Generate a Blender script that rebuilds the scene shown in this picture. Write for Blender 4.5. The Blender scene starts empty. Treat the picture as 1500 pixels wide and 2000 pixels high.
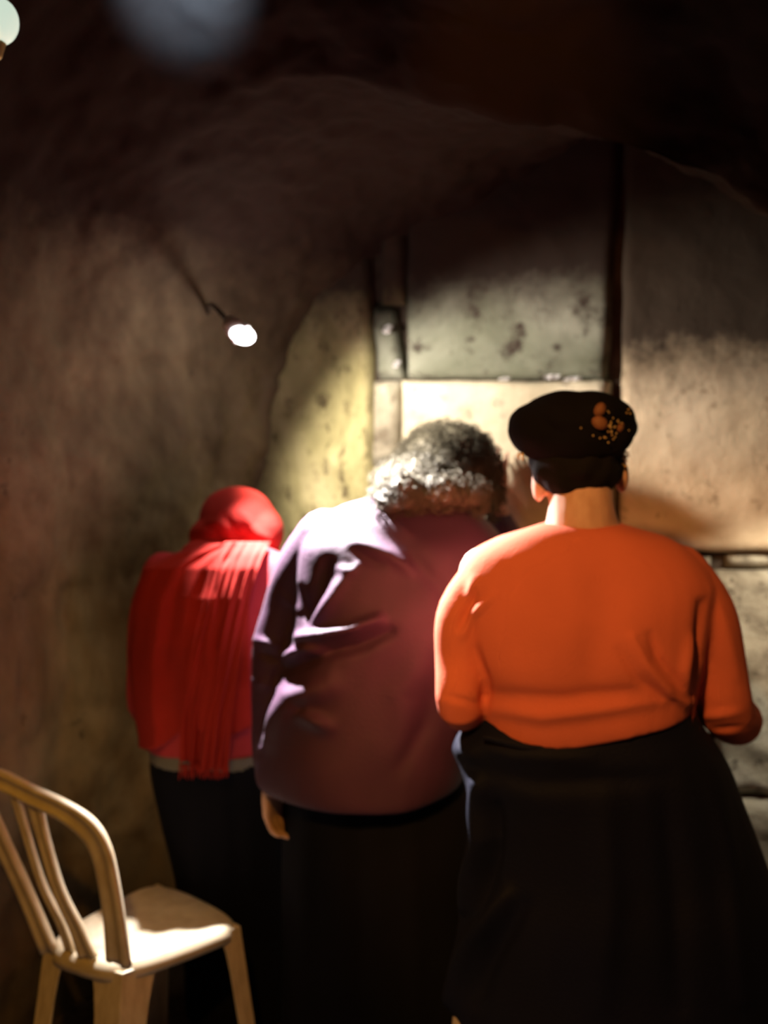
import bpy, bmesh, math, random
import numpy as np
from mathutils import Vector, Matrix, noise
random.seed(7)
sc = bpy.context.scene
col = sc.collection
# ------------------------------------------------------------------ camera
F = 1944.4; CZ = 1.5; HOR = 870.0
cd = bpy.data.cameras.new('camera'); cam = bpy.data.objects.new('camera', cd); col.objects.link(cam)
cam.location = (0, 0, CZ); cam.rotation_euler = (math.pi/2, 0, 0)
cd.sensor_fit = 'VERTICAL'; cd.sensor_height = 36; cd.sensor_width = 27; cd.lens = 35
cd.shift_y = -0.065; cd.clip_start = 0.02
cd.dof.use_dof = True; cd.dof.focus_distance = 1.25; cd.dof.aperture_fstop = 2.7
sc.camera = cam
# ------------------------------------------------------------------ world, exposure
w = bpy.data.worlds.new('world'); sc.world = w; w.use_nodes = True
w.node_tree.nodes['Background'].inputs[0].default_value = (0.05, 0.05, 0.14, 1)
w.node_tree.nodes['Background'].inputs[1].default_value = 0.03
sc.view_settings.view_transform = 'Standard'; sc.view_settings.look = 'None'
sc.view_settings.gamma = 1; sc.view_settings.use_curve_mapping = False
sc.view_settings.exposure = 0.0
LAMP = Vector((-0.378, 2.57, 1.797))          # small white wall spotlight
def light(name, typ, loc, energy, color, radius=0.02, target=None, size=None, blend=None):
    d = bpy.data.lights.new(name, typ); o = bpy.data.objects.new(name, d); col.objects.link(o)
    o.location = loc; d.energy = energy; d.color = color
    if typ in ('POINT', 'SPOT'): d.shadow_soft_size = radius
    if target is not None:
        o.rotation_euler = (Vector(target)-Vector(loc)).to_track_quat('-Z', 'Y').to_euler()
    if size: d.spot_size = math.radians(size)
    if blend is not None: d.spot_blend = blend
    return o
light('white_spot_beam', 'SPOT', LAMP+Vector((.045, -.012, -.042)), 105, (1.0, .89, .76), .03, LAMP+Vector((.74, .30, -.58)), 122, .55)
light('white_spot_hot_beam', 'SPOT', LAMP+Vector((.045, -.014, -.044)), 600, (1.0, .95, .95), .012, LAMP+Vector((.26, -.27, -.56)), 84, .75)
light('white_spot_spill', 'POINT', LAMP+Vector((-.035, .09, .02)), 2.6, (1.0, .88, .80), .015)
light('warm_ceiling_spot', 'SPOT', (-.35, .20, 2.35), 128, (1.0, .46, .12), .05, (.52, 1.95, 1.02), 37, .40)
light('warm_chair_spot', 'SPOT', (-.30, .0, 2.35), 66, (1.0, .47, .06), .05, (-.62, 2.15, .55), 44, .75)
light('warm_passage_lamp', 'POINT', (-.25, -.7, 2.0), .7, (1.0, .34, .08), .08)
light('globe_lamp_glow', 'POINT', (-.70, 1.60, 2.10), .4, (1.0, .40, .07), .03)
light('cool_ceiling_spot', 'SPOT', (-.36, 1.55, 2.25), 150, (.36, .66, 1.0), .03, (-.42, 2.12, 2.50), 34, 1.0)
light('right_wall_fill', 'SPOT', (1.14, 2.30, 1.45), 38, (1.0, .90, .74), .03, (.98, 2.74, .93), 60, .8)  # added off-frame fill without a fixture, brightens the lower right stones
light('warm_groin_fill', 'SPOT', (.05, 1.2, 2.25), 9, (1.0, .42, .08), .02, (.28, 2.06, 2.26), 38, .9)  # added unseen light, puts a warm streak along the groin edge

# ------------------------------------------------------------------ helpers
def W(px, py, d): return Vector(((px-750)/F*d, d, CZ-(py-HOR)/F*d))
def wall_y(x): return 3.107-.387*x
def wallpt(px, py, off=0.0):
    k = (px-750)/F; y = 3.107/(1+.387*k)
    p = W(px, py, y); n = Vector((-.361, -.932, 0))
    return p+n*off
def lerp(a, b, t): return a+(b-a)*t
def sstep(a, b, x):
    t = np.clip((x-a)/(b-a), 0, 1); return t*t*(3-2*t)
def link(name, me, mat=None, parent=None, smooth=True, **props):
    o = bpy.data.objects.new(name, me); col.objects.link(o)
    if mat: me.materials.clear(); me.materials.append(mat)
    if smooth: me.polygons.foreach_set('use_smooth', [True]*len(me.polygons))
    if parent: o.parent = parent
    for k, v in props.items(): o[k] = v
    return o
def from_bm(name, bm, mat=None, parent=None, smooth=True, **props):
    bmesh.ops.recalc_face_normals(bm, faces=bm.faces)
    me = bpy.data.meshes.new(name); bm.to_mesh(me); bm.free()
    return link(name, me, mat, parent, smooth, **props)
def thing(name, label, cat, loc=(0, 0, 0), group=None):
    o = bpy.data.objects.new(name, None); col.objects.link(o); o.location = loc
    o['label'] = label; o['category'] = cat; o.empty_display_size = .1
    if group: o['group'] = group
    return o
def adopt(parent):   # parts were modelled in world space
    bpy.context.view_layer.update()
    inv = Matrix.Translation(parent.location).inverted()
    for ch in parent.children: ch.matrix_parent_inverse = inv
def ringloft(bm, rings, cap=True):
    vr = [[bm.verts.new(p) for p in r] for r in rings]
    n = len(vr[0])
    for a, b in zip(vr, vr[1:]):
        for i in range(n): bm.faces.new((a[i], a[(i+1) % n], b[(i+1) % n], b[i]))
    if cap:
        bm.faces.new(vr[0][::-1]); bm.faces.new(vr[-1])
def catmull(P, n):
    P = [Vector(p) for p in P]; out = []
    Q = [P[0]*2-P[1]]+P+[P[-1]*2-P[-2]]
    for i in range(len(P)-1):
        p0, p1, p2, p3 = Q[i:i+4]
        for k in range(n):
            t = k/n
            out.append(.5*((2*p1)+(p2-p0)*t+(2*p0-5*p1+4*p2-p3)*t*t+(3*p1-p0-3*p2+p3)*t**3))
    out.append(P[-1]); return out
def tube(bm, pts, radii, seg=12, flat=1.0, ref=None, sub=4, dome=True):
    pts = [Vector(p) for p in pts]
    pr = [Vector((r, 0, 0)) for r in radii]
    C = catmull(pts, sub) if len(pts) > 2 else [pts[0].lerp(pts[1], k/sub) for k in range(sub+1)]
    R = [v.x for v in catmull(pr, sub)] if len(pts) > 2 else [lerp(radii[0], radii[1], k/sub) for k in range(sub+1)]
    rings = []; up = Vector(ref) if ref else Vector((0.13, 1, .07))
    N = len(C)
    for i in range(N):
        t = (C[min(i+1, N-1)]-C[max(i-1, 0)]).normalized()
        s = t.cross(up)
        if s.length < .05: s = t.cross(Vector((1, 0, .2)))
        s.normalize(); u = s.cross(t)
        def rg(c, r): return [c+s*(r*math.cos(a))+u*(r*flat*math.sin(a)) for a in [2*math.pi*k/seg for k in range(seg)]]
        if i == 0 and dome:
            for q in (80, 50, 25): rings.append(rg(C[0]-t*R[0]*math.sin(math.radians(q)), R[0]*math.cos(math.radians(q))))
        rings.append(rg(C[i], R[i]))
        if i == N-1 and dome:
            for q in (25, 50, 80): rings.append(rg(C[i]+t*R[i]*math.sin(math.radians(q)), R[i]*math.cos(math.radians(q))))
    ringloft(bm, rings)
def ball(bm, c, r, rot=None, seg=20):
    if not hasattr(r, '__len__'): r = (r, r, r)
    M = Matrix.Translation(c) @ (rot or Matrix.Identity(4)) @ Matrix.Diagonal((r[0], r[1], r[2], 1))
    bmesh.ops.create_uvsphere(bm, u_segments=seg, v_segments=seg//2+2, radius=1, matrix=M)
def rows(bm, R, sub=4, seg=36, pw=2.3, flatten=1.0):
    """horizontal slices: (py, px_left, px_right, depth, half thickness)"""
    A = catmull([Vector((r[0], r[1], r[2])) for r in R], sub); B = catmull([Vector((r[3], r[4], 0)) for r in R], sub)
    rings = []
    for a, b in zip(A, B):
        l = W(a.y, a.x, b.x); r = W(a.z, a.x, b.x); c = (l+r)/2; h = (r-l).x/2; th = b.y
        ring = []
        for k in range(seg):
            t = 2*math.pi*k/seg; cs, sn = math.cos(t), math.sin(t)
            ring.append(Vector((c.x+h*math.copysign(abs(cs)**(2/pw), cs), c.y+th*math.copysign(abs(sn)**(2/pw), sn), c.z)))
        rings.append(ring)
    ringloft(bm, rings)
def fuse(bm, voxel=.006, smooth=6):
    bmesh.ops.recalc_face_normals(bm, faces=bm.faces)
    me = bpy.data.meshes.new('tmp'); bm.to_mesh(me); bm.free()
    o = bpy.data.objects.new('tmp', me); col.objects.link(o)
    m = o.modifiers.new('r', 'REMESH'); m.mode = 'VOXEL'; m.voxel_size = voxel
    if smooth:
        s = o.modifiers.new('s', 'SMOOTH'); s.factor = .5; s.iterations = smooth
    dg = bpy.context.evaluated_depsgraph_get(); dg.update()
    out = bpy.data.meshes.new_from_object(o.evaluated_get(dg))
    bpy.data.objects.remove(o); bpy.data.meshes.remove(me)
    return out
def coords(me):
    n = len(me.vertices); c = np.empty(n*3); me.vertices.foreach_get('co', c)
    nn = np.empty(n*3); me.vertices.foreach_get('normal', nn)
    return c.reshape(-1, 3), nn.reshape(-1, 3)
def setco(me, c): me.vertices.foreach_set('co', c.ravel()); me.update()
def to_px(c): return 750+F*c[:, 0]/c[:, 1], HOR-F*(c[:, 2]-CZ)/c[:, 1]
def folds(me, L, noise_amp=0.0, nscale=8, back=True):
    """raise cloth folds: each (polyline in photo px, half width px, height m)"""
    c, n = coords(me); X, Y = to_px(c); amt = np.zeros(len(c))
    mask = (n[:, 1] < .35).astype(float) if back else 1.0
    for poly, wd, h in L:
        best = np.full(len(c), 1e9); tt = np.zeros(len(c))
        m = len(poly)-1
        for k in range(m):
            ax, ay = poly[k]; bx, by = poly[k+1]; dx, dy = bx-ax, by-ay
            t = np.clip(((X-ax)*dx+(Y-ay)*dy)/(dx*dx+dy*dy+1e-6), 0, 1)
            d = np.hypot(X-ax-t*dx, Y-ay-t*dy)
            u = d < best; best = np.where(u, d, best); tt = np.where(u, (k+t)/m, tt)
        amt += h*np.exp(-(best/wd)**2)*np.sin(np.pi*np.clip(tt*.86+.07, 0, 1))**.5*mask
    if noise_amp:
        amt += np.array([noise.noise(Vector(v)*nscale) for v in c])*noise_amp
    setco(me, c+n*amt[:, None])

# ------------------------------------------------------------------ materials
def newmat(name, rough=.9, spec=.3):
    m = bpy.data.materials.new(name); m.use_nodes = True
    b = m.node_tree.nodes['Principled BSDF']; b.inputs['Roughness'].default_value = rough
    b.inputs['Specular IOR Level'].default_value = spec
    return m, m.node_tree.nodes, m.node_tree.links, b
def ramp(N, stops):
    r = N.new('ShaderNodeValToRGB'); e = r.color_ramp.elements
    while len(e) < len(stops): e.new(.5)
    for q, (p, c) in zip(e, stops): q.position = p; q.color = (*c, 1)
    return r
def cloth(name, base, var=.25, scale=60, bump=.15, rough=.95, sheen=.0, spec=.15):
    m, N, L, b = newmat(name, rough, spec)
    tc = N.new('ShaderNodeTexCoord'); n = N.new('ShaderNodeTexNoise'); n.inputs['Scale'].default_value = 5; n.inputs['Detail'].default_value = 6
    L.new(tc.outputs['Object'], n.inputs[0])
    r = ramp(N, [(.3, tuple(x*(1-var) for x in base)), (.7, tuple(min(1, x*(1+var*.5)) for x in base))])
    L.new(n.outputs['Fac'], r.inputs[0]); L.new(r.outputs[0], b.inputs['Base Color'])
    n2 = N.new('ShaderNodeTexNoise'); n2.inputs['Scale'].default_value = scale*3; n2.inputs['Detail'].default_value = 3
    L.new(tc.outputs['Object'], n2.inputs[0])
    bp = N.new('ShaderNodeBump'); bp.inputs['Strength'].default_value = bump; bp.inputs['Distance'].default_value = .004
    L.new(n2.outputs['Fac'], bp.inputs['Height']); L.new(bp.outputs[0], b.inputs['Normal'])
    b.inputs['Sheen Weight'].default_value = sheen
    return m
def stone(name, c1, c2, c3, dark=(.03, .02, .015), scale=3.0, stretch=(1, 1, 1), rot=(0, 0, 0), spots=.25, bump=.6, soot_shade=None):
    m, N, L, b = newmat(name, .93, .2)
    tc = N.new('ShaderNodeTexCoord'); mp = N.new('ShaderNodeMapping'); mp.inputs['Scale'].default_value = stretch; mp.inputs['Rotation'].default_value = rot
    L.new(tc.outputs['Object'], mp.inputs[0])
    n = N.new('ShaderNodeTexNoise'); n.inputs['Scale'].default_value = scale; n.inputs['Detail'].default_value = 9; n.inputs['Roughness'].default_value = .62
    n.inputs['Distortion'].default_value = .6; L.new(mp.outputs[0], n.inputs[0])
    r = ramp(N, [(.28, c1), (.5, c2), (.72, c3)]); L.new(n.outputs['Fac'], r.inputs[0])
    n2 = N.new('ShaderNodeTexNoise'); n2.inputs['Scale'].default_value = scale*5; n2.inputs['Detail'].default_value = 8; n2.inputs['Roughness'].default_value = .7
    L.new(mp.outputs[0], n2.inputs[0])
    r2 = ramp(N, [(.30+spots*.3, (0, 0, 0)), (.42+spots*.3, (1, 1, 1))]); L.new(n2.outputs['Fac'], r2.inputs[0])
    mx = N.new('ShaderNodeMix'); mx.data_type = 'RGBA'; L.new(r2.outputs[0], mx.inputs[0]); mx.inputs[6].default_value = (*dark, 1); L.new(r.outputs[0], mx.inputs[7])
    out = mx.outputs[2]
    if soot_shade:                                    # soot above a height, plus painted shade of the unlit upper stone
        z0, z1, scol = soot_shade
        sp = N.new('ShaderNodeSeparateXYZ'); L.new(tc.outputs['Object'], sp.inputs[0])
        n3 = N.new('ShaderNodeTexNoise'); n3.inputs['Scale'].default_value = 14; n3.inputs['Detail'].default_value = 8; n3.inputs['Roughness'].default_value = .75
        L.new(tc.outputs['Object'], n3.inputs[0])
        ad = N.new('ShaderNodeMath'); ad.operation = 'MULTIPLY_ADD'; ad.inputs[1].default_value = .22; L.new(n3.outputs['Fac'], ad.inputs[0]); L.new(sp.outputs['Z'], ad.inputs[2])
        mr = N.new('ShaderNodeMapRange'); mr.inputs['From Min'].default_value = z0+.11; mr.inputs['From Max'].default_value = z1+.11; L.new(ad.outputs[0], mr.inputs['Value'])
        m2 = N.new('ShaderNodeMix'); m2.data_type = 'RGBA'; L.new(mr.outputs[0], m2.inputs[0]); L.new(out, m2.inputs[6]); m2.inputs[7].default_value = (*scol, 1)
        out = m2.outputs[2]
    L.new(out, b.inputs['Base Color'])
    n4 = N.new('ShaderNodeTexNoise'); n4.inputs['Scale'].default_value = scale*12; n4.inputs['Detail'].default_value = 10; n4.inputs['Roughness'].default_value = .7
    L.new(tc.outputs['Object'], n4.inputs[0])
    bp = N.new('ShaderNodeBump'); bp.inputs['Strength'].default_value = bump; bp.inputs['Distance'].default_value = .012
    L.new(n4.outputs['Fac'], bp.inputs['Height']); L.new(bp.outputs[0], b.inputs['Normal'])
    return m
def plain(name, c, rough=.5, spec=.5, metal=0, emit=None, es=0):
    m, N, L, b = newmat(name, rough, spec); b.inputs['Base Color'].default_value = (*c, 1); b.inputs['Metallic'].default_value = metal
    n = N.new('ShaderNodeTexNoise'); n.inputs['Scale'].default_value = 40; bp = N.new('ShaderNodeBump'); bp.inputs['Strength'].default_value = .05
    L.new(n.outputs['Fac'], bp.inputs['Height']); L.new(bp.outputs[0], b.inputs['Normal'])
    if emit: b.inputs['Emission Color'].default_value = (*emit, 1); b.inputs['Emission Strength'].default_value = es
    return m
M_vault = stone('vault_plaster', (.050, .034, .019), (.165, .125, .075), (.33, .26, .16), scale=1.9, stretch=(1.5, .55, .75), rot=(.3, .5, .4), spots=-.15, bump=.45, soot_shade=(1.72, 2.10, (.023, .0125, .009)))
M_green = stone('grey_green_stone', (.075, .08, .05), (.155, .16, .12), (.235, .235, .19), scale=2.6, spots=.18, bump=.5, soot_shade=(1.84, 2.02, (.028, .019, .015)))
M_tan = stone('tan_stone', (.38, .28, .17), (.56, .44, .29), (.66, .54, .38), dark=(.20, .14, .08), scale=3.2, spots=.02, bump=.7, soot_shade=(1.58, 1.80, (.035, .024, .016)))
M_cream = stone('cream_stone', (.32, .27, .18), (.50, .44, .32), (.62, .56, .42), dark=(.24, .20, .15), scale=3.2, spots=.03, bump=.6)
M_moss = stone('mossy_yellow_stone', (.11, .095, .04), (.29, .255, .12), (.44, .38, .21), dark=(.07, .05, .025), scale=3.4, stretch=(1.4, 1, .8), spots=.15, bump=.6, soot_shade=(1.80, 2.0, (.04, .028, .02)))
M_rough = stone('rough_grey_stone', (.16, .13, .09), (.38, .34, .25), (.60, .56, .45), dark=(.06, .045, .03), scale=6, spots=.12, bump=1.0)
M_mortar = stone('dark_mortar', (.02, .015, .01), (.05, .035, .025), (.09, .07, .05), scale=8)
M_floor = stone('worn_floor_stone', (.05, .035, .03), (.09, .065, .05), (.14, .10, .08), scale=4)
M_orange = cloth('orange_knit', (.70, .165, .092), .1, 70, .25)
M_navy = cloth('navy_wool', (.0022, .003, .014), .3, 60, .3, rough=.75, spec=.22)
M_purple = cloth('plum_coat_cloth', (.056, .018, .048), .2, 60, .3, rough=.68, spec=.38, sheen=.02)
M_black = cloth('black_cloth', (.004, .004, .008), .3, 60, .2)
M_scarf = cloth('red_scarf_cloth', (.36, .024, .018), .25, 80, .35)
M_pinkred = cloth('crimson_shirt_cloth', (.42, .04, .05), .2, 80, .3)
M_grey = cloth('grey_undershirt_cloth', (.16, .15, .13), .2)
M_beret = cloth('black_velvet', (.006, .005, .007), .3, 60, .2, spec=.1)
M_shoe = plain('black_leather', (.015, .013, .012), .45)
M_sock = cloth('pale_stocking', (.5, .42, .33), .1)
M_brown = plain('rust_petal', (.20, .075, .03), .7); M_gold = plain('gold_thread', (.75, .55, .25), .4, .5, .5)
M_white = plain('lamp_enamel', (.8, .8, .78), .4); M_bulb = plain('lit_bulb', (1, 1, 1), .4, .5, 0, (1, .97, .97), 9)
M_globe = plain('opal_glass', (.8, .85, .7), .3, .5, 0, (.80, .95, .78), .75)
M_iron = plain('lamp_iron', (.05, .04, .035), .5, .5, .6); M_paper = plain('note_paper', (.85, .83, .85), .8, .2)
M_blackhair = cloth('black_hair', (.010, .008, .008), .3, 90, .5)
M_hair = cloth('greying_hair', (.115, .100, .066), .6, 90, .6, .6, spec=.4)
M_curl = cloth('grey_hair_strand', (.085, .075, .052), .5, 90, .3, .7, spec=.15)
M_skin, N_, L_, b_ = newmat('skin', .6, .35)
b_.inputs['Base Color'].default_value = (.62, .36, .25, 1); b_.inputs['Subsurface Weight'].default_value = .08; b_.inputs['Subsurface Radius'].default_value = (.01, .004, .002)
n_ = N_.new('ShaderNodeTexNoise'); n_.inputs['Scale'].default_value = 30; r_ = ramp(N_, [(.3, (.56, .31, .21)), (.7, (.68, .41, .30))]); L_.new(n_.outputs['Fac'], r_.inputs[0]); L_.new(r_.outputs[0], b_.inputs['Base Color'])
M_chair, N_, L_, b_ = newmat('cream_plastic', .42, .45)
n_ = N_.new('ShaderNodeTexNoise'); n_.inputs['Scale'].default_value = 7; n_.inputs['Detail'].default_value = 6
r_ = ramp(N_, [(.35, (.58, .47, .30)), (.6, (.72, .61, .43))]); L_.new(n_.outputs['Fac'], r_.inputs[0]); L_.new(r_.outputs[0], b_.inputs['Base Color'])

# ------------------------------------------------------------------ vault shell (left wall, vault, groin, right wall)
def at_wall(px, py): return wallpt(px, py, -.09)
def wf(px): p = at_wall(px, 900); return Vector((p.x, p.y, 0))
R0 = [wf(530), at_wall(530, 1500), at_wall(525, 1100), at_wall(532, 900), at_wall(560, 750), at_wall(640, 620), at_wall(760, 500), at_wall(900, 405), at_wall(1100, 300), at_wall(1240, 255), at_wall(1500, 400), at_wall(1750, 800), at_wall(1800, 1500), wf(1800)]
R1 = [(-.85, 2.64, 0), (-.85, 2.64, .6), (-.85, 2.64, 1.15), (-.85, 2.64, 1.5), (-.83, 2.60, 1.82), (-.74, 2.5, 2.10), (-.5, 2.36, 2.28), (-.17, 2.2, 2.32), (.16, 2.12, 2.235), (.54, 2.1, 2.115), (.81, 2.1, 2.005), (1.2, 2.1, 1.7), (1.42, 2.1, .9), (1.45, 2.1, 0)]
R2 = [(-.90, 2.25, 0), (-.90, 2.25, .6), (-.90, 2.25, 1.15), (-.91, 2.25, 1.5), (-.93, 2.23, 1.85), (-.88, 2.2, 2.2), (-.6, 2.05, 2.44), (-.2, 2.0, 2.47), (.16, 2.0, 2.37), (.56, 1.99, 2.23), (.86, 1.98, 2.1), (1.28, 1.95, 1.78), (1.52, 1.9, .9), (1.55, 1.9, 0)]
R3 = [(-1.2, 1.2, 0), (-1.2, 1.2, .6), (-1.2, 1.2, 1.15), (-1.2, 1.2, 1.5), (-1.17, 1.2, 1.95), (-1.0, 1.2, 2.4), (-.65, 1.2, 2.68), (-.2, 1.2, 2.78), (.25, 1.2, 2.76), (.7, 1.2, 2.66), (1.05, 1.2, 2.45), (1.45, 1.2, 1.95), (1.65, 1.2, .9), (1.65, 1.2, 0)]
R4 = [Vector(p)+Vector((0, -2.6, .02 if p[2] > 1.9 else 0)) for p in R3]
cols = [catmull(r, 12) for r in (R0, R1, R2, R3, R4)]
steps = [46, 14, 34, 40]
def nz(p, s, o=5): return noise.fractal(Vector(p)*s, 1.0, 2.1, o)
grid = []
for k in range(4):
    for i in range(steps[k]):
        grid.append([a.lerp(b, i/steps[k]) for a, b in zip(cols[k], cols[k+1])])
grid.append(cols[-1])
bm = bmesh.new(); vs = [[bm.verts.new(p) for p in r] for r in grid]
for a, b in zip(vs, vs[1:]):
    for i in range(len(a)-1): bm.faces.new((a[i], b[i], b[i+1], a[i+1]))
bmesh.ops.subdivide_edges(bm, edges=[e for e in bm.edges], cuts=1, use_grid_fill=True)
bm.normal_update()
for v in bm.verts:
    p = v.co; d = .035*nz(p*Vector((1, .5, 1)).length*0+Vector((p.x*1.3, p.y*.7, p.z*1.1)), 2.0, 4)+.013*nz(p, 5, 4)+.012*nz(p, 12, 4)
    for zj in (1.12, .78, .45):                       # faint bed joints of the side wall
        if p.x < -.3: d -= .012*math.exp(-((p.z-zj+.02*noise.noise(p*4))/.012)**2)
    edge = min(1, max(0, (p.z-.05)/.1))
    v.co = p-v.normal*0+v.normal*d*edge*(1 if v.normal.dot(Vector((0, 0, 1.4))-p+Vector((0, 1.5, 0))) > 0 else -1)
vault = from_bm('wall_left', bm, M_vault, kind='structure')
# floor: flagstones
fl = bpy.data.objects.new('floor', bpy.data.meshes.new('floor')); col.objects.link(fl); fl['kind'] = 'structure'
bm = bmesh.new(); bmesh.ops.create_cube(bm, size=1, matrix=Matrix.Translation((.2, .9, -.06)) @ Matrix.Diagonal((3.4, 5.2, .08, 1))); bm.to_mesh(fl.data); bm.free(); fl.data.materials.append(M_mortar)
def slab_mesh(wx, wy, h, b=.012):
    bm = bmesh.new(); bmesh.ops.create_cube(bm, size=1, matrix=Matrix.Diagonal((wx, wy, h, 1)))
    bmesh.ops.bevel(bm, geom=list(bm.edges), offset=b, segments=1, affect='EDGES')
    me = bpy.data.meshes.new('flagstone'); bm.to_mesh(me); bm.free(); me.materials.append(M_floor); return me
sm = [slab_mesh(.43, .33, .04), slab_mesh(.33, .33, .04)]
for r in range(14):
    x = -1.3+(r % 2)*.17
    while x < 1.6:
        k = random.random() < .5; wdt = .44 if not k else .34
        o = bpy.data.objects.new('flagstone', sm[1 if k else 0]); col.objects.link(o); o.parent = fl
        o.location = (x+wdt/2, -1.2+r*.34, -.021+random.uniform(-.001, .001)); x += wdt

# ------------------------------------------------------------------ great wall of ashlar blocks
bm = bmesh.new()
p = [wallpt(300, 900, -.055), wallpt(1900, 900, -.055), wallpt(1900, 900, -.30), wallpt(300, 900, -.30)]
ringloft(bm, [[Vector((q.x, q.y, z)) for q in p] for z in (-.02, 2.6)])
wall = from_bm('wall_back', bm, M_mortar, smooth=False, kind='structure')
def block(px0, py0, px1, py1, mat, out=0.0, rough=.012, seed=0, depth=.12, round_=.022, nx=None, skew=(0, 0, 0, 0)):
    c = [wallpt(px0+skew[0], py0), wallpt(px1+skew[1], py0), wallpt(px1+skew[3], py1), wallpt(px0+skew[2], py1)]
    n = Vector((-.361, -.932, 0)); wdt = (c[1]-c[0]).length; hgt = (c[0]-c[3]).length
    nu = nx or max(8, int(wdt/.016)); nv = max(8, int(hgt/.016))
    bm = bmesh.new(); G = []
    for j in range(nv+1):
        row = []
        for i in range(nu+1):
            u, v = i/nu, j/nv
            q = c[0].lerp(c[1], u).lerp(c[3].lerp(c[2], u), v)
            e = min(u*wdt, (1-u)*wdt, v*hgt, (1-v)*hgt)
            rd = -round_*max(0, 1-e/round_)**2
            s = Vector((seed*3.1, seed*1.7, 0))
            d = out+rd+rough*nz(q+s, 3.5, 4)+rough*.45*nz(q+s, 14, 4)
            if i in (0, nu): q = q+(c[1]-c[0]).normalized()*(.007*noise.noise(q*9+s))
            if j in (0, nv): q = q+Vector((0, 0, .007*noise.noise(q*9+s)))
            row.append(bm.verts.new(q+n*d))
        G.append(row)
    for a, b in zip(G, G[1:]):
        for i in range(nu): bm.faces.new((a[i], a[i+1], b[i+1], b[i]))
    rim = [e for e in bm.edges if e.is_boundary]
    r = bmesh.ops.extrude_edge_only(bm, edges=rim)
    nv_ = [g for g in r['geom'] if isinstance(g, bmesh.types.BMVert)]
    for v in nv_: v.co -= n*depth
    return from_bm('stone_block', bm, mat, wall)
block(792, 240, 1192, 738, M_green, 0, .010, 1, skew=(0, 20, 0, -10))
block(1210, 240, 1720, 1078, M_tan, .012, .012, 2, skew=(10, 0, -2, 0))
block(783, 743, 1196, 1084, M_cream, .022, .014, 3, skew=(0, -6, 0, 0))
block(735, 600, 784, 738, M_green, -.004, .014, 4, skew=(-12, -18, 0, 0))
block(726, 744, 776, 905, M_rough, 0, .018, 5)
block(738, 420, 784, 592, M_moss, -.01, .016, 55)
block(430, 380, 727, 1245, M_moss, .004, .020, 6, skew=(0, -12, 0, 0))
block(730, 912, 775, 1245, M_cream, .008, .016, 7)
block(782, 1092, 1385, 1560, M_rough, .006, .016, 8)
block(1393, 1116, 1740, 1560, M_rough, .016, .026, 9, round_=.04)
block(1415, 1084, 1740, 1110, M_rough, -.02, .014, 10)
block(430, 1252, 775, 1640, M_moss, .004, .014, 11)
block(430, 1647, 1000, 1790, M_rough, 0, .014, 12)
block(782, 1566, 1300, 1640, M_rough, 0, .014, 13)
block(1308, 1566, 1740, 1790, M_rough, .02, .02, 14)
block(1008, 1647, 1300, 1790, M_rough, 0, .014, 15)
# folded notes pushed into the joints
notes = [((1082, 737), 30, 9, 'white folded paper note above the beret, left one of the pair'), ((1122, 741), 34, 8, 'longer white paper note in the joint, beside the vertical crack'),
         ((990, 741), 22, 7, 'small white paper scrap in the joint above the bowed grey head'), ((763, 645), 16, 20, 'crumpled white paper scrap high in the narrow crack left of the grey-green block'),
         ((781, 712), 12, 16, 'tiny white paper scrap low in the narrow crack beside the grey-green block')]
for (q, wd, ht, lab) in notes:
    c = wallpt(q[0], q[1], .012); s = 2.95/F
    bm = bmesh.new(); a = wd*s/2; h = ht*s/2; ux = Vector((.932, -.361, 0)); n = Vector((-.361, -.932, 0))
    g = []
    for j in range(4):
        r = []
        for i in range(7):
            u = i/6*2-1; v = j/3*2-1
            r.append(bm.verts.new(c+ux*(a*u)+Vector((0, 0, h*v*(1-.25*abs(u))))+n*(.012-.006*abs(v)+.004*math.sin(i*2.3+q[0])+.018*(v < 0))))
        g.append(r)
    for r0, r1 in zip(g, g[1:]):
        for i in range(6): bm.faces.new((r0[i], r0[i+1], r1[i+1], r1[i]))
    bmesh.ops.solidify(bm, geom=list(bm.faces), thickness=.003)
    from_bm('paper_note', bm, M_paper, smooth=False, label=lab, category='paper note', group='paper notes in the wall joints')

# ------------------------------------------------------------------ lamps
wl = thing('wall_spotlight', 'small lit white spotlight on a short arm from the left vault wall', 'lamp', LAMP)
bm = bmesh.new(); ax = Vector((.72, -.16, -.66)).normalized()
ringloft(bm, [[LAMP+ax*t+(Matrix.Rotation(a, 3, ax) @ ax.orthogonal().normalized())*r for a in [k*math.pi/10 for k in range(20)]] for t, r in ((-.045, .008), (-.04, .018), (-.02, .024), (.018, .030), (.018, .027), (-.004, .02))])
from_bm('housing', bm, M_white, wl)
bm = bmesh.new(); ball(bm, LAMP+ax*.018+Vector((0, -.004, 0)), (.034, .03, .024), Matrix.Rotation(.35, 4, 'Y')); bulb = from_bm('bulb', bm, M_bulb, wl)
bm = bmesh.new(); tube(bm, [LAMP-ax*.03, LAMP+Vector((-.07, .06, .07)), LAMP+Vector((-.12, .26, .10)), LAMP+Vector((-.15, .42, .08))], [.006]*4, 8); from_bm('arm', bm, M_iron, wl)
adopt(wl)
gp = W(-3, 42, 1.62)
gl = thing('globe_lamp', 'round pale green and white globe lamp hanging in the top left corner', 'lamp', gp)
bm = bmesh.new(); ball(bm, gp, (.032, .032, .038), seg=28); from_bm('globe', bm, M_globe, gl)
bm = bmesh.new(); tube(bm, [gp+Vector((-.005, 0, -.035)), gp+Vector((-.005, 0, -.052))], [.017, .012], 16); from_bm('socket', bm, M_gold, gl)
bm = bmesh.new(); tube(bm, [gp+Vector((0, 0, .03)), gp+Vector((0, 0, .5))], [.004, .004], 8); from_bm('stem', bm, M_iron, gl)
adopt(gl)

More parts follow.
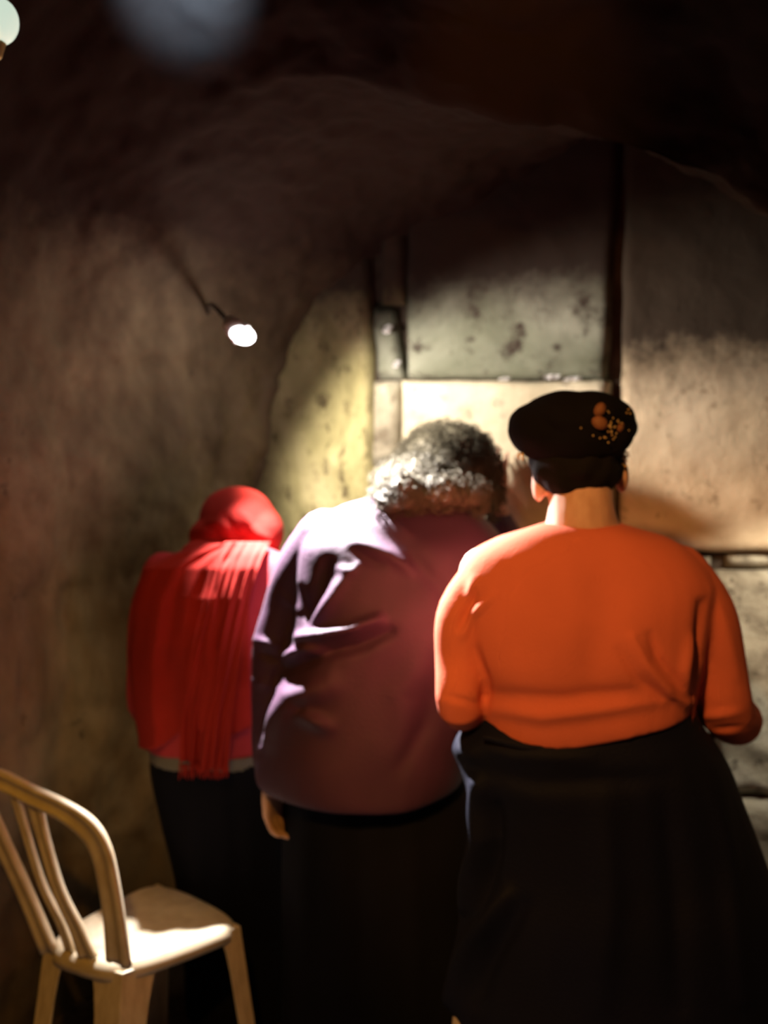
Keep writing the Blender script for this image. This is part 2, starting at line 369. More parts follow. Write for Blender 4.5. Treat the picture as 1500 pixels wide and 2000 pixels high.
# ------------------------------------------------------------------ people
def hand(bm, wrist, d, side, nrm, s=1.0, curl=.5, spread=.05):
    """palm and five fingers; d = pointing, side = towards the thumb, nrm = palm facing (fingers curl to it)"""
    d = Vector(d).normalized(); nrm = Vector(nrm).normalized(); side = (Vector(side)-d*Vector(side).dot(d)).normalized(); nrm = (nrm-d*nrm.dot(d)-side*nrm.dot(side)).normalized()
    wrist = Vector(wrist)
    for k in range(4):
        o = side*((1.5-k)*.0205*s)
        tube(bm, [wrist+o*.55, wrist+d*.045*s+o*.85, wrist+d*.085*s+o], [.014*s, .0145*s, .0115*s], 10)
    for k, L in enumerate((.070, .079, .074, .058)):
        p = wrist+d*.085*s+side*((1.5-k)*.0205*s); ang = 0.15; pts = [p]
        for q, f in enumerate((.45, .3, .25)):
            ang += curl*(.55+.35*q)
            dd = d*math.cos(ang)+nrm*math.sin(ang)+side*(1.5-k)*spread
            p = p+dd*L*f*s; pts.append(p)
        tube(bm, pts, [.0095*s, .009*s, .0082*s, .007*s], 10)
    p = wrist+d*.02*s+side*.026*s
    tube(bm, [p, p+(d*.6+side*.65+nrm*.3).normalized()*.035*s, p+(d*.8+side*.55+nrm*.4).normalized()*.062*s, p+(d+side*.3+nrm*.55).normalized()*.088*s], [.0145*s, .0115*s, .0098*s, .008*s], 10)
def head(bm, c, face, up, s=1.0):
    """skull with brow, nose, lips, ears, chin"""
    f = Vector(face).normalized(); u = (Vector(up)-f*Vector(up).dot(f)).normalized(); r = f.cross(u)
    R = Matrix((r, f, u)).transposed().to_4x4(); c = Vector(c)
    def at(x, y, z): return c+(r*x+f*y+u*z)*s
    ball(bm, at(0, -.012, .03), (.077*s, .096*s, .085*s), R); ball(bm, at(0, .025, -.03), (.062*s, .066*s, .082*s), R)
    ball(bm, at(0, .062, -.09), (.026*s, .022*s, .022*s), R)
    tube(bm, [at(0, .088, .02), at(0, .104, -.012), at(0, .112, -.03)], [.008*s, .010*s, .013*s], 8)
    tube(bm, [at(-.024, .084, -.060), at(0, .094, -.058), at(.024, .084, -.060)], [.006*s, .009*s, .006*s], 8)
    tube(bm, [at(-.05, .07, .032), at(-.025, .088, .036), at(0, .086, .03), at(.025, .088, .036), at(.05, .07, .032)], [.008*s]*5, 8)
    for q in (-1, 1):
        ball(bm, at(q*.031, .080, .010), .012*s)
        ball(bm, at(q*.080, -.008, -.012), (.010*s, .018*s, .032*s), R)
def eyes(parent, c, face, up, s=1.0):
    f = Vector(face).normalized(); u = (Vector(up)-f*Vector(up).dot(f)).normalized(); r = f.cross(u)
    for q in (-1, 1):
        bm = bmesh.new(); ball(bm, Vector(c)+(r*q*.031+f*.0865+u*.010)*s, (.010*s, .008*s, .0055*s), seg=12); from_bm('eye', bm, M_paper, parent)
def legs(bm, pts):
    for hip, knee, ank in pts:
        tube(bm, [hip, knee, ank], [.08, .055, .036], 14); tube(bm, [Vector(ank)+Vector((0, -.03, -.03)), Vector(ank)+Vector((0, .06, -.045)), Vector(ank)+Vector((0, .15, -.06))], [.032, .034, .024], 12)
def shoes(parent, pts):
    for ank in pts:
        a = Vector(ank); bm = bmesh.new()
        tube(bm, [Vector((a.x, a.y-.035, .042)), Vector((a.x, a.y+.05, .044)), Vector((a.x, a.y+.17, .036))], [.040, .044, .034], 14, flat=.95)
        tube(bm, [Vector((a.x, a.y-.03, .016)), Vector((a.x, a.y+.17, .014))], [.040, .038], 14, flat=.4)
        me = fuse(bm, .004, 4); c, n = coords(me); c[:, 2] = np.maximum(c[:, 2], .001); setco(me, c); link('shoe', me, M_shoe, parent)

# ---- person in the orange sweater
A = thing('person', 'person in orange sweater, navy skirt and black beret, standing with back turned', 'person', (.38, 2.0, 0))
hc = W(1130, 885, 1.99)
bm = bmesh.new()
head(bm, hc, (.0, 1, -.45), (0, .45, 1), 1.0)
tube(bm, [W(1134, 1065, 1.95), W(1136, 1000, 1.94), W(1132, 930, 1.965)], [.075, .064, .062], 18)
tube(bm, [W(1136, 1020, 1.94), W(1138, 1085, 1.95)], [.07, .105], 18, flat=.8)
rows(bm, [(1045, 1060, 1210, 1.95, .06), (1080, 960, 1325, 1.95, .085), (1150, 935, 1350, 1.95, .105), (1280, 950, 1340, 1.95, .11), (1400, 965, 1330, 1.96, .115), (1500, 920, 1400, 1.98, .14), (1600, 930, 1400, 1.99, .13)])
tube(bm, [W(945, 1115, 1.95), W(910, 1250, 1.935), W(902, 1385, 1.92), W(960, 1350, 2.06), W(1030, 1290, 2.2)], [.048, .043, .038, .034, .025], 14)
tube(bm, [W(1330, 1115, 1.95), W(1392, 1240, 1.955), W(1420, 1385, 1.98), W(1440, 1390, 2.09), W(1330, 1300, 2.24), W(1290, 1275, 2.27)], [.05, .045, .04, .034, .026, .025], 14)
hand(bm, W(1030, 1290, 2.2), (.5, .75, .45), (.2, -.2, 1), (1, 0, 0), .98, .6)
hand(bm, W(1290, 1275, 2.27), (-.8, .5, .4), (.1, -.1, 1), (-.3, -1, 0), .98, .6)
LA = [(W(1040, 1560, 2.0), (.23, 1.98, .46), (.158, 1.93, .085)), (W(1260, 1560, 2.0), (.53, 2.05, .46), (.52, 2.08, .085))]
legs(bm, LA)
ball(bm, W(1052, 945, 1.97), (.014, .022, .036)); ball(bm, W(1214, 930, 1.97), (.014, .022, .034))
link('body', fuse(bm, .0052, 3), M_skin, A)
bm = bmesh.new(); tube(bm, [(.185, 1.95, .37), (.158, 1.932, .06)], [.052, .040], 14); link('sock', fuse(bm, .005, 3), M_sock, A)
eyes(A, hc, (.0, 1, -.45), (0, .45, 1)); shoes(A, [l[2] for l in LA])
bm = bmesh.new()
rows(bm, [(1022, 1062, 1214, 1.945, .066), (1034, 1020, 1250, 1.945, .085), (1052, 965, 1305, 1.95, .105), (1082, 918, 1352, 1.95, .125), (1130, 893, 1388, 1.95, .142), (1200, 903, 1382, 1.94, .150), (1280, 915, 1374, 1.94, .155), (1350, 932, 1356, 1.95, .152), (1400, 940, 1348, 1.95, .152), (1424, 944, 1345, 1.95, .15)])
tube(bm, [W(962, 1128, 1.95), W(916, 1195, 1.94), W(902, 1285, 1.93), W(900, 1375, 1.91), W(930, 1365, 2.02), W(1000, 1310, 2.14)], [.058, .060, .053, .047, .043, .036], 18)
tube(bm, [W(1322, 1128, 1.95), W(1368, 1192, 1.95), W(1398, 1290, 1.955), W(1415, 1385, 1.975), W(1438, 1400, 2.08), W(1360, 1320, 2.2)], [.066, .064, .058, .056, .048, .037], 18)
me = fuse(bm, .0058, 7)
c, n = coords(me); X, Y = to_px(c)
c[:, 2] += .034*sstep(1050, 1330, X)*sstep(1330, 1424, Y)*(X < 1352)      # hem rides up on the right
c[:, 2] += .010*sstep(1290, 1352, X)*sstep(1400, 1430, Y)*(X < 1352)
setco(me, c)
folds(me, [([(905, 1240), (925, 1200), (960, 1165)], 9, .009), ([(925, 1160), (900, 1225)], 8, -.010), ([(930, 1270), (950, 1330), (946, 1385)], 10, -.008),
           ([(1235, 1245), (1262, 1300), (1310, 1355), (1335, 1375)], 10, .011), ([(1270, 1240), (1285, 1285), (1330, 1340)], 9, -.009), ([(1210, 1270), (1245, 1325), (1290, 1362)], 9, -.006),
           ([(1350, 1250), (1340, 1310), (1345, 1370)], 11, .009), ([(1370, 1180), (1368, 1280), (1352, 1350)], 11, -.016), ([(1395, 1150), (1420, 1250), (1440, 1320)], 14, .006),
           ([(960, 1385), (1060, 1398), (1170, 1385), (1290, 1368)], 16, .010), ([(950, 1355), (1100, 1365), (1250, 1350)], 15, -.006), ([(925, 1130), (912, 1190)], 8, .006),
           ([(1170, 1120), (1180, 1220), (1150, 1330)], 40, -.008), ([(870, 1360), (935, 1375)], 8, -.005), ([(1370, 1400), (1440, 1390)], 9, .006), ([(1390, 1425), (1450, 1420)], 7, -.005)], .004, 9)
link('sweater', me, M_orange, A)
bm = bmesh.new()
rows(bm, [(1345, 950, 1348, 1.955, .135), (1400, 925, 1362, 1.96, .148), (1440, 897, 1392, 1.97, .168), (1490, 890, 1420, 1.98, .185), (1545, 912, 1440, 1.99, .195), (1650, 916, 1480, 2.0, .205), (1740, 906, 1510, 2.0, .215), (1850, 888, 1535, 2.01, .225), (1930, 872, 1545, 2.01, .23), (1972, 885, 1542, 2.01, .23)])
me = fuse(bm, .008, 4)
folds(me, [([(900, 1445), (1000, 1475), (1150, 1480)], 16, .010), ([(930, 1530), (948, 1640), (912, 1770)], 15, .036), ([(970, 1580), (965, 1680), (935, 1790)], 13, -.020), ([(897, 1465), (940, 1480)], 14, .016), ([(985, 1750), (930, 1840), (885, 1950)], 18, .036),
           ([(1020, 1770), (960, 1880), (930, 1960)], 18, -.016), ([(905, 1500), (1050, 1530), (1300, 1520)], 20, -.008), ([(1390, 1500), (1430, 1700), (1450, 1950)], 22, .012), ([(1180, 1560), (1190, 1750), (1170, 1960)], 30, .012), ([(1300, 1560), (1320, 1750), (1330, 1960)], 26, -.012)], .006, 5, back=False)
link('skirt', me, M_navy, A)
bm = bmesh.new(); tube(bm, [W(945, 1440, 1.85), W(1050, 1463, 1.82), W(1200, 1455, 1.82), W(1340, 1418, 1.86)], [.006, .008, .008, .006], 8, flat=.5)
link('waistband_seam', fuse(bm, .003, 2), M_navy, A)
# hair and beret
bm = bmesh.new()
ball(bm, W(1125, 905, 1.965), (.091, .095, .082)); ball(bm, W(1130, 935, 1.945), (.070, .060, .036))
me = fuse(bm, .005, 3); folds(me, [], .010, 30, back=False); link('hair', me, M_blackhair, A)
bm = bmesh.new()
ball(bm, W(1118, 832, 1.975), (.124, .125, .060), Matrix.Rotation(.06, 4, 'Y'), 32)
ball(bm, W(1060, 842, 1.96), (.066, .09, .057)); ball(bm, W(1100, 815, 1.96), (.085, .10, .052)); ball(bm, W(1150, 815, 1.95), (.088, .10, .050)); ball(bm, W(1176, 846, 1.94), (.063, .07, .058)); ball(bm, W(1125, 850, 1.95), (.10, .1, .06))
ball(bm, W(1122, 872, 1.965), (.104, .10, .038))
me = fuse(bm, .005, 5); folds(me, [([(1030, 800), (1100, 850)], 10, -.005), ([(1060, 885), (1130, 893), (1210, 880)], 7, .003)], .008, 14, back=False)
beret = link('beret', me, M_beret, A)
def petal(c, ang, L, wd):
    bm = bmesh.new(); n = 14; top = []
    for k in range(n):
        a = 2*math.pi*k/n; u = math.cos(a)*L; v = math.sin(a)*wd
        top.append(Vector((u*math.cos(ang)-v*math.sin(ang), -.003+.004*(abs(math.cos(a))), u*math.sin(ang)+v*math.cos(ang)))+c)
    b = [p+Vector((0, .006, 0)) for p in top]; m = [c+(p-c)*.5+Vector((0, -.004, 0)) for p in top]
    ringloft(bm, [b, top, m]); return bm
for (q, ang, L, wd) in (((1172, 800), 1.1, .014, .010), ((1172, 826), -.5, .016, .012), ((1206, 834), .6, .014, .011), ((1197, 806), 2.0, .010, .007)):
    o = from_bm('flower_petal', petal(W(q[0], q[1], 1.848+(.03 if q[0] > 1190 else .0)), ang, L, wd), M_brown, beret)
bm = bmesh.new()
rng = random.Random(3)
for k in range(46):
    px = rng.gauss(1196, 17); py = rng.gauss(838, 16); ball(bm, W(px, py, 1.85+max(0, px-1185)*.0009), .0017, seg=6)
from_bm('gold_beads', bm, M_gold, beret, kind='stuff')
bm = bmesh.new()
for k in range(26): 
    ball(bm, W(1222+rng.uniform(-6, 6), rng.uniform(868, 912), 1.93), .0022, seg=6)
for k in range(14): ball(bm, W(1016+rng.uniform(-7, 7), rng.uniform(884, 900), 1.93), .0022, seg=6)
from_bm('gold_trim', bm, M_gold, beret, kind='stuff')

# ---- person in the plum coat
B = thing('person', 'person in plum purple coat and black skirt, grey curly head bowed to the wall', 'person', (.0, 2.35, 0))
hb = W(885, 915, 2.72)
bm = bmesh.new()
head(bm, hb, (.15, 1, -.55), (.35, .5, 1), .98)
tube(bm, [W(770, 1050, 2.38), W(815, 1000, 2.47), W(870, 930, 2.66)], [.075, .060, .058], 16)
rows(bm, [(1010, 700, 860, 2.4, .06), (1050, 620, 960, 2.37, .085), (1150, 610, 950, 2.36, .11), (1300, 600, 920, 2.34, .115), (1450, 560, 890, 2.34, .13), (1600, 570, 880, 2.36, .12)])
tube(bm, [W(618, 1070, 2.38), W(572, 1160, 2.385), W(545, 1260, 2.385), W(534, 1390, 2.36), W(532, 1518, 2.31)], [.044, .036, .027, .024, .023], 14)
tube(bm, [W(940, 1075, 2.4), W(1000, 1130, 2.55), W(1000, 1100, 2.74), W(968, 975, 2.86)], [.046, .04, .035, .024], 14)
hand(bm, W(532, 1512, 2.31), (.02, .03, -1), (.35, .9, 0), (1, -.25, 0), 1.0, .42)
hand(bm, W(968, 975, 2.86), (-.02, .10, 1), (-1, 0, 0), (0, 1, 0), .95, .05, .12)
LB = [(W(650, 1600, 2.38), (-.10, 2.44, .45), (-.11, 2.42, .085)), (W(820, 1600, 2.38), (.10, 2.44, .45), (.09, 2.50, .085))]
legs(bm, LB); link('body', fuse(bm, .0052, 3), M_skin, B); eyes(B, hb, (.15, 1, -.55), (.35, .5, 1), .98); shoes(B, [l[2] for l in LB])
bm = bmesh.new()
rows(bm, [(972, 715, 850, 2.42, .065), (990, 668, 905, 2.40, .09), (1020, 612, 960, 2.38, .115), (1060, 585, 995, 2.36, .135), (1110, 580, 1010, 2.35, .15), (1200, 575, 1000, 2.33, .16), (1290, 555, 980, 2.33, .165), (1380, 522, 955, 2.33, .175), (1450, 507, 925, 2.33, .185), (1505, 502, 908, 2.33, .19), (1520, 508, 900, 2.33, .185)])
tube(bm, [W(630, 1050, 2.38), W(590, 1110, 2.38), W(560, 1180, 2.385), W(537, 1260, 2.37), W(526, 1370, 2.35), W(528, 1488, 2.345)], [.070, .064, .058, .050, .044, .040], 18)
tube(bm, [W(930, 1075, 2.4), W(1000, 1125, 2.55), W(1012, 1100, 2.73), W(975, 1020, 2.84)], [.066, .056, .05, .040], 18)
me = fuse(bm, .0058, 6)
c, n = coords(me); X, Y = to_px(c)
c[:, 2] -= .022*np.sin(np.clip((X-520)/380, 0, 1)*math.pi)*sstep(1440, 1520, Y)
setco(me, c)
folds(me, [([(590, 1245), (640, 1238), (690, 1228), (740, 1210)], 11, .040), ([(548, 1290), (600, 1268), (625, 1280)], 12, .020), ([(560, 1305), (640, 1275), (700, 1262), (760, 1235)], 12, -.026),
           ([(615, 1215), (650, 1170), (680, 1120)], 13, .012), ([(600, 1200), (625, 1150), (640, 1100)], 12, -.016), ([(590, 1150), (598, 1215)], 8, -.010), ([(660, 1110), (690, 1118), (700, 1105)], 8, .007),
           ([(530, 1440), (575, 1365), (640, 1340)], 26, .034), ([(590, 1395), (640, 1420)], 15, .022), ([(575, 1400), (600, 1378)], 7, -.008), ([(700, 1060), (760, 1085), (800, 1112)], 12, .014), ([(690, 1075), (740, 1105)], 10, -.008),
           ([(720, 1030), (790, 1065), (860, 1150), (880, 1220)], 16, -.008), ([(760, 1010), (800, 1045)], 10, .008), ([(830, 1260), (780, 1360), (790, 1450)], 26, .009), ([(860, 1300), (830, 1420), (780, 1500)], 18, -.009),
           ([(505, 1250), (545, 1262)], 7, .010), ([(508, 1275), (548, 1290)], 7, -.010), ([(500, 1330), (540, 1345)], 8, .006), ([(548, 1160), (580, 1190)], 8, .006), ([(540, 1320), (515, 1450)], 8, -.014)], .008, 9)
link('coat', me, M_purple, B)
bm = bmesh.new(); rows(bm, [(1440, 560, 880, 2.35, .14), (1520, 556, 910, 2.37, .155), (1650, 552, 950, 2.37, .17), (1800, 550, 960, 2.39, .18), (1950, 550, 965, 2.40, .185), (2040, 555, 965, 2.40, .185)])
me = fuse(bm, .009, 3); folds(me, [([(600, 1560), (590, 2040)], 18, .010), ([(700, 1560), (710, 2040)], 20, -.010), ([(800, 1560), (820, 2040)], 20, .010)], .005, 5); link('skirt', me, M_black, B)
# curly hair: mass plus curls
bm = bmesh.new()
blobs = [(W(872, 902, 2.585), (.125, .125, .094)), (W(905, 920, 2.58), (.088, .11, .092)), (W(800, 945, 2.50), (.085, .085, .075)), (W(758, 985, 2.43), (.040, .045, .045)), (W(930, 965, 2.56), (.060, .08, .062)), (W(850, 965, 2.50), (.085, .065, .045)), (W(835, 985, 2.44), (.085, .06, .05)), (W(775, 1005, 2.385), (.045, .035, .035)),
         (W(800, 962, 2.33), (.060, .05, .045)), (W(862, 958, 2.33), (.070, .055, .040)), (W(758, 982, 2.315), (.032, .035, .034)), (W(915, 968, 2.35), (.040, .05, .032)), (W(830, 935, 2.40), (.08, .07, .05))]
for cc, rr in blobs:                         # head leans forward: the further up the mass, the nearer the wall
    k = min(1, max(0, (cc.y-2.38)/.17)); k2 = 1+.12*k/cc.y
    cc = Vector((cc.x*k2, cc.y*k2, CZ+(cc.z-CZ)*k2)); ball(bm, cc, tuple(q*k2 for q in rr))
me = fuse(bm, .0055, 4)
c, n = coords(me)
d = np.array([.010*noise.fractal(Vector(v)*22, 1, 2.1, 4)+.004*noise.noise(Vector(v)*70) for v in c]); setco(me, c+n*d[:, None])
hair = link('hair', me, M_hair, B)
c, n = coords(me)
pool = [i for i in range(len(c)) if n[i][1] < .55]
cu = bpy.data.curves.new('hair_curl', 'CURVE'); cu.dimensions = '3D'; cu.bevel_depth = .0009; cu.bevel_resolution = 0
for k in range(2600):
    i = rng.choice(pool); p = Vector(c[i]); nn = Vector(n[i]); t = nn.orthogonal().normalized(); t = Matrix.Rotation(rng.uniform(0, 6.28), 3, nn) @ t; b = nn.cross(t)
    r = rng.uniform(.004, .009); L = rng.uniform(.02, .045); ph = rng.uniform(0, 6)
    sp = cu.splines.new('POLY'); m = 9; sp.points.add(m-1)
    for j in range(m):
        u = j/(m-1); q = p+t*(L*u)+nn*(.014*math.sin(u*3.1)+r*.6*math.cos(ph+u*8)+.003)+b*(r*math.sin(ph+u*8))+Vector((0, 0, -.012*u*u))
        sp.points[j].co = (*q, 1)
o = bpy.data.objects.new('hair_curls', cu); col.objects.link(o); cu.materials.append(M_curl); o.parent = hair; o['kind'] = 'stuff'

# ---- person in the red scarf
Cc = thing('person', 'person wrapped in red head scarf and crimson top, smallest and farthest left, facing the wall', 'person', (-.43, 2.6, 0))
hh = W(468, 1035, 2.68)
bm = bmesh.new(); head(bm, hh, (.25, 1, -.6), (.1, .6, 1), .92)
tube(bm, [W(440, 1120, 2.6), W(450, 1080, 2.62), W(462, 1040, 2.67)], [.07, .054, .054], 14)
rows(bm, [(1080, 390, 500, 2.6, .06), (1120, 310, 560, 2.6, .08), (1220, 305, 560, 2.59, .10), (1350, 320, 545, 2.6, .10), (1460, 310, 540, 2.62, .115), (1580, 330, 540, 2.65, .11)])
tube(bm, [W(312, 1130, 2.6), W(285, 1250, 2.6), W(290, 1370, 2.62), W(350, 1330, 2.76), W(400, 1280, 2.84)], [.044, .038, .034, .03, .023], 12)
tube(bm, [W(556, 1130, 2.6), W(575, 1250, 2.6), W(575, 1360, 2.63), W(530, 1310, 2.78), W(500, 1270, 2.86)], [.044, .038, .034, .03, .023], 12)
hand(bm, W(400, 1280, 2.84), (.4, .5, .7), (.6, -.6, .3), (.6, .3, -.3), .9, .5); hand(bm, W(500, 1270, 2.86), (-.35, .5, .7), (-.6, -.6, .3), (-.6, .3, -.3), .9, .5)
LC = [(W(390, 1580, 2.66), (-.47, 2.72, .43), (-.46, 2.70, .085)), (W(490, 1580, 2.66), (-.30, 2.72, .43), (-.30, 2.74, .085))]
legs(bm, LC); link('body', fuse(bm, .0052, 3), M_skin, Cc); eyes(Cc, hh, (.25, 1, -.6), (.1, .6, 1), .92); shoes(Cc, [l[2] for l in LC])
bm = bmesh.new()
rows(bm, [(1062, 400, 515, 2.6, .07), (1080, 345, 545, 2.6, .09), (1110, 300, 572, 2.6, .11), (1170, 285, 580, 2.59, .125), (1280, 280, 575, 2.59, .13), (1380, 285, 560, 2.6, .13), (1455, 290, 550, 2.61, .135)])
tube(bm, [W(318, 1120, 2.6), W(290, 1200, 2.6), W(282, 1300, 2.6), W(288, 1385, 2.62), W(340, 1345, 2.74)], [.056, .052, .046, .044, .036], 16)
tube(bm, [W(550, 1120, 2.6), W(572, 1200, 2.6), W(580, 1290, 2.6), W(575, 1370, 2.63), W(535, 1320, 2.75)], [.056, .052, .046, .044, .036], 16)
me = fuse(bm, .006, 6); folds(me, [([(540, 1150), (520, 1220), (540, 1330)], 12, .010), ([(560, 1200), (545, 1280)], 9, -.010), ([(500, 1200), (520, 1300), (510, 1420)], 10, -.008)], .006, 8); link('shirt', me, M_pinkred, Cc)
bm = bmesh.new(); rows(bm, [(1440, 298, 545, 2.61, .125), (1478, 296, 548, 2.61, .135)]); me = fuse(bm, .006, 2); link('undershirt', me, M_grey, Cc)
bm = bmesh.new(); rows(bm, [(1462, 300, 545, 2.61, .13), (1500, 297, 552, 2.62, .145), (1600, 318, 562, 2.64, .15), (1700, 345, 575, 2.68, .155), (1850, 360, 590, 2.70, .155), (1960, 365, 590, 2.70, .155)])
me = fuse(bm, .009, 3); folds(me, [([(380, 1520), (400, 1950)], 18, .010), ([(460, 1520), (470, 1950)], 18, -.010)], .005, 5); link('skirt', me, M_black, Cc)
# head scarf: hood with a gathered neck, then pleated drape down the back and over the left shoulder
bm = bmesh.new()
ball(bm, W(466, 1022, 2.68), (.108, .118, .098), Matrix.Rotation(.3, 4, 'Y'), 28); ball(bm, W(500, 1040, 2.67), (.075, .10, .082)); ball(bm, W(425, 1045, 2.66), (.075, .09, .055))
ball(bm, W(455, 1072, 2.62), (.095, .085, .040)); ball(bm, W(405, 1080, 2.60), (.07, .07, .036))
me = fuse(bm, .0055, 4)
folds(me, [([(440, 1010), (462, 1045), (500, 1075)], 8, -.012), ([(380, 1048), (430, 1052), (475, 1062)], 7, -.012), ([(470, 1000), (500, 1040), (530, 1060)], 10, .007), ([(395, 1025), (430, 1020), (455, 1035)], 9, .006), ([(540, 1075), (500, 1085), (470, 1110)], 7, .008)], .004, 12)
scarf = link('head_scarf', me, M_scarf, Cc)
def back_y(px, py):   # back surface of the torso, for the drape to lie on
    k = np.interp(py, [1040, 1062, 1080, 1110, 1170, 1280, 1380, 1455, 1520], range(9))
    l = np.interp(k, range(9), [410, 392, 330, 272, 255, 250, 256, 268, 285]); r = np.interp(k, range(9), [510, 520, 550, 580, 588, 592, 588, 560, 560])
    dc = 2.60; th = np.interp(k, range(9), [.07, .085, .105, .128, .145, .150, .150, .155, .165])
    u = abs((px-(l+r)/2)/((r-l)/2)); u = min(u, .985)
    return dc-th*(1-u**2.3)**(1/2.3)
def drape(name, yy, L, R, pleats, amp, off, ragged=0, seed=0, ny=90, nx=90):
    bm = bmesh.new(); G = []
    for j in range(ny+1):
        v = j/ny; row = []
        for i in range(nx+1):
            u = i/nx; py = yy[0]+(yy[-1]-yy[0])*v
            if ragged: py = yy[0]+(yy[-1]-yy[0]+ragged*math.sin(u*7+seed)*math.sin(u*3+1))*v
            l = np.interp(py, yy, L); r = np.interp(py, yy, R); px = l+(r-l)*u
            y = back_y(px, py)-off
            ph = u*pleats*2*math.pi+1.3*noise.noise(Vector((u*3, v*1.6, seed)))*3
            y -= amp*(.35+.65*v**.5)*(1.1*math.sin(ph*.45+seed)+.5*math.sin(ph+1)+2.2*noise.noise(Vector((u*9+v*1.2, v*.9, seed+5))))*min(1, 5*u+.2, 5*(1-u)+.2)
            y -= .006*noise.noise(Vector((px*.02, py*.012, seed)))
            row.append(bm.verts.new(W(px, py, y)))
        G.append(row)
    for a, b in zip(G, G[1:]):
        for i in range(nx): bm.faces.new((a[i], a[i+1], b[i+1], b[i]))
    bmesh.ops.recalc_face_normals(bm, faces=bm.faces)
    bmesh.ops.solidify(bm, geom=list(bm.faces), thickness=.004)
    return from_bm(name, bm, M_scarf, scarf)
drape('scarf_drape', [1062, 1085, 1110, 1170, 1280, 1380, 1440], [400, 330, 280, 262, 252, 258, 270], [515, 512, 505, 488, 486, 490, 492], 3.2, .009, .010, 26, 1)
drape('scarf_tail', [1058, 1090, 1150, 1280, 1400, 1500], [440, 420, 405, 372, 352, 350], [528, 512, 492, 472, 455, 446], 2.0, .008, .026, 14, 4)
bm = bmesh.new()
for k in range(26):
    px = 352+k*3.7; y = back_y(px, 1500)-.026
    tube(bm, [W(px, 1492, y), W(px+rng.uniform(-2, 2), 1505, y), W(px+rng.uniform(-3, 3), 1516+rng.uniform(0, 8), y)], [.0022, .002, .0012], 5, sub=2, dome=False)
from_bm('scarf_fringe', bm, M_scarf, scarf, kind='stuff')
for P_ in (A, B, Cc): adopt(P_)

# ------------------------------------------------------------------ plastic chair
SZ = .40
def S(px, py): d = (CZ-SZ)*F/(py-HOR); return W(px, py, d)
RR, RL, FR, FL = S(238, 1888), S(90, 1842), S(470, 1798), S(308, 1716)
ch = thing('plastic_chair', 'cream moulded plastic chair with open slatted back, empty, at lower left', 'chair', ((RR+RL+FR+FL)/4).xy.to_3d())
def Q(u, v, dz=0): return RL.lerp(RR, u).lerp(FL.lerp(FR, u), v)+Vector((0, 0, dz))
bm = bmesh.new(); G = []; n = 28
def seat_z(u, v): 
    a = 2*u-1; b = 2*v-1
    return -.018*(1-a*a)*(1-b*b)-.020*max(0, v-.82)**1*5*.5*max(0, v-.82)*6+.008*abs(a)**3*(1-v)
def sq(a, b):                               # squircle the plan
    k = max(abs(a), abs(b)); 
    if k == 0: return 0, 0
    l = (abs(a)**5+abs(b)**5)**(1/5); f = k/l; 
    return a*f, b*f
for j in range(n+1):
    r = []
    for i in range(n+1):
        a, b = sq(2*i/n-1, 2*j/n-1); bow = .06*(1-a*a)*max(0, b)
        u = (a+1)/2; v = (b+bow*1.2+1)/2
        r.append(bm.verts.new(Q(u, v, seat_z(u, min(1, v)))))
    G.append(r)
for a, b in zip(G, G[1:]):
    for i in range(n): bm.faces.new((a[i], a[i+1], b[i+1], b[i]))
rim = [e for e in bm.edges if e.is_boundary]
ctr = (RR+RL+FR+FL)/4
for (out, dz) in ((.010, -.006), (.005, -.018), (0, -.014)):
    r = bmesh.ops.extrude_edge_only(bm, edges=rim); rv = [g for g in r['geom'] if isinstance(g, bmesh.types.BMVert)]
    for v in rv: dd = (v.co-ctr); dd.z = 0; v.co += dd.normalized()*out+Vector((0, 0, dz))
    rim = [e for e in r['geom'] if isinstance(e, bmesh.types.BMEdge) and e.is_boundary]
bmesh.ops.recalc_face_normals(bm, faces=bm.faces); bmesh.ops.solidify(bm, geom=list(bm.faces), thickness=.004)
from_bm('seat', bm, M_chair, ch)
bdir = (RR-RL).normalized(); bn = Vector((bdir.y, -bdir.x, 0))            # bn points to the back of the chair
if bn.y > 0: bn = -bn
def strip(pts, wid, th, sub=6, ref=None):
    """flat moulded bar: pts centreline, wid = half widths, th half thickness along the chair's back normal"""
    C = catmull(pts, sub); Wd = [v.x for v in catmull([Vector((w_, 0, 0)) for w_ in wid], sub)]; bm = bmesh.new(); rings = []
    for i in range(len(C)):
        t = (C[min(i+1, len(C)-1)]-C[max(i-1, 0)]).normalized(); nn = (ref or bn); s = t.cross(nn).normalized(); nn = s.cross(t)
        w_ = Wd[i]; rings.append([C[i]+s*x*w_+nn*y*th for x, y in ((-1, -.6), (-.8, -1), (.8, -1), (1, -.6), (1, .6), (.8, 1), (.45, 1), (.35, .55), (-.35, .55), (-.45, 1), (-.8, 1), (-1, .6))])
    ringloft(bm, rings); return bm
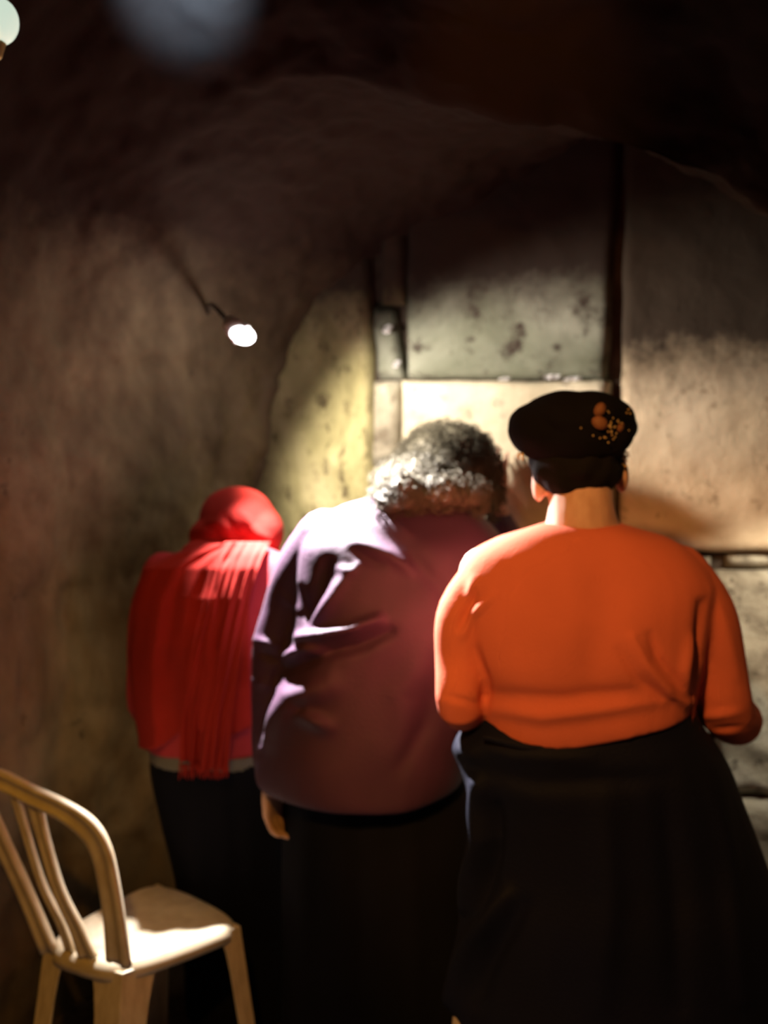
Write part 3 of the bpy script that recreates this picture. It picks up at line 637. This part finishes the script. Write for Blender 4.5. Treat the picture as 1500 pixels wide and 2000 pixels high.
outer = [W(232, 1880, 2.095), W(224, 1800, 2.075), W(212, 1722, 2.065), W(197, 1660, 2.06), W(172, 1618, 2.06), (W(125, 1583, 2.07)), W(62, 1553, 2.09), W(5, 1525, 2.115), W(-28, 1522, 2.135), W(-32, 1560, 2.15), W(2, 1640, 2.165), (W(48, 1740, 2.185)), W(97, 1858, 2.195)]
from_bm('back_frame', strip(outer, [.032, .027, .026, .027, .027, .022, .021, .022, .024, .024, .022, .021, .024], .010), M_chair, ch)
from_bm('back_slat', strip([W(66, 1560, 2.10), W(86, 1640, 2.11), W(116, 1740, 2.115), W(150, 1812, 2.13), W(172, 1868, 2.14)], [.020, .015, .015, .019, .026], .008), M_chair, ch)
from_bm('back_slat', strip([W(28, 1548, 2.115), W(52, 1630, 2.13), W(84, 1730, 2.14), W(118, 1800, 2.15), W(138, 1855, 2.17)], [.010, .008, .008, .010, .014], .007), M_chair, ch)
def leg(top, foot, o1, o2, w0, w1):
    """L-section tapered leg; o1, o2 = the two flange directions (inwards)"""
    bm = bmesh.new(); rings = []
    for k in range(9):
        t = k/8; c = top.lerp(foot, t); w_ = lerp(w0, w1, t)+.012*max(0, 1-t*6); th = .005
        a = o1*w_; b = o2*w_; rings.append([c, c+a*.5, c+a, c+a+o2*th, c+o1*th*1.5+o2*th*1.5, c+b+o1*th, c+b, c+b*.5])
    ringloft(bm, rings); o = from_bm('leg', bm, M_chair, ch, smooth=False)
    m = o.modifiers.new('b', 'BEVEL'); m.width = .002; m.segments = 2; return o
sd = (FR-RR).normalized(); sl = (FL-RL).normalized(); fd = (FR-FL).normalized()
dn = Vector((0, 0, 1))
def ft(p, off): q = p+off; return Vector((q.x, q.y, 0))
lp = lambda p: p+Vector((0, 0, -.012))
leg(lp(RR+bn*.004+bdir*.004), ft(RR, bn*.06+bdir*.02), -bdir, sd, .075, .05)
leg(lp(RL+bn*.004-bdir*.004), ft(RL, bn*.06-bdir*.02), bdir, sl, .05, .045)
leg(lp(FR), ft(FR, sd*.045+fd*.03), -sd, -fd, .045, .038)
leg(lp(FL), ft(FL, sl*.02-fd*.02), -sl, fd, .050, .042)
adopt(ch)
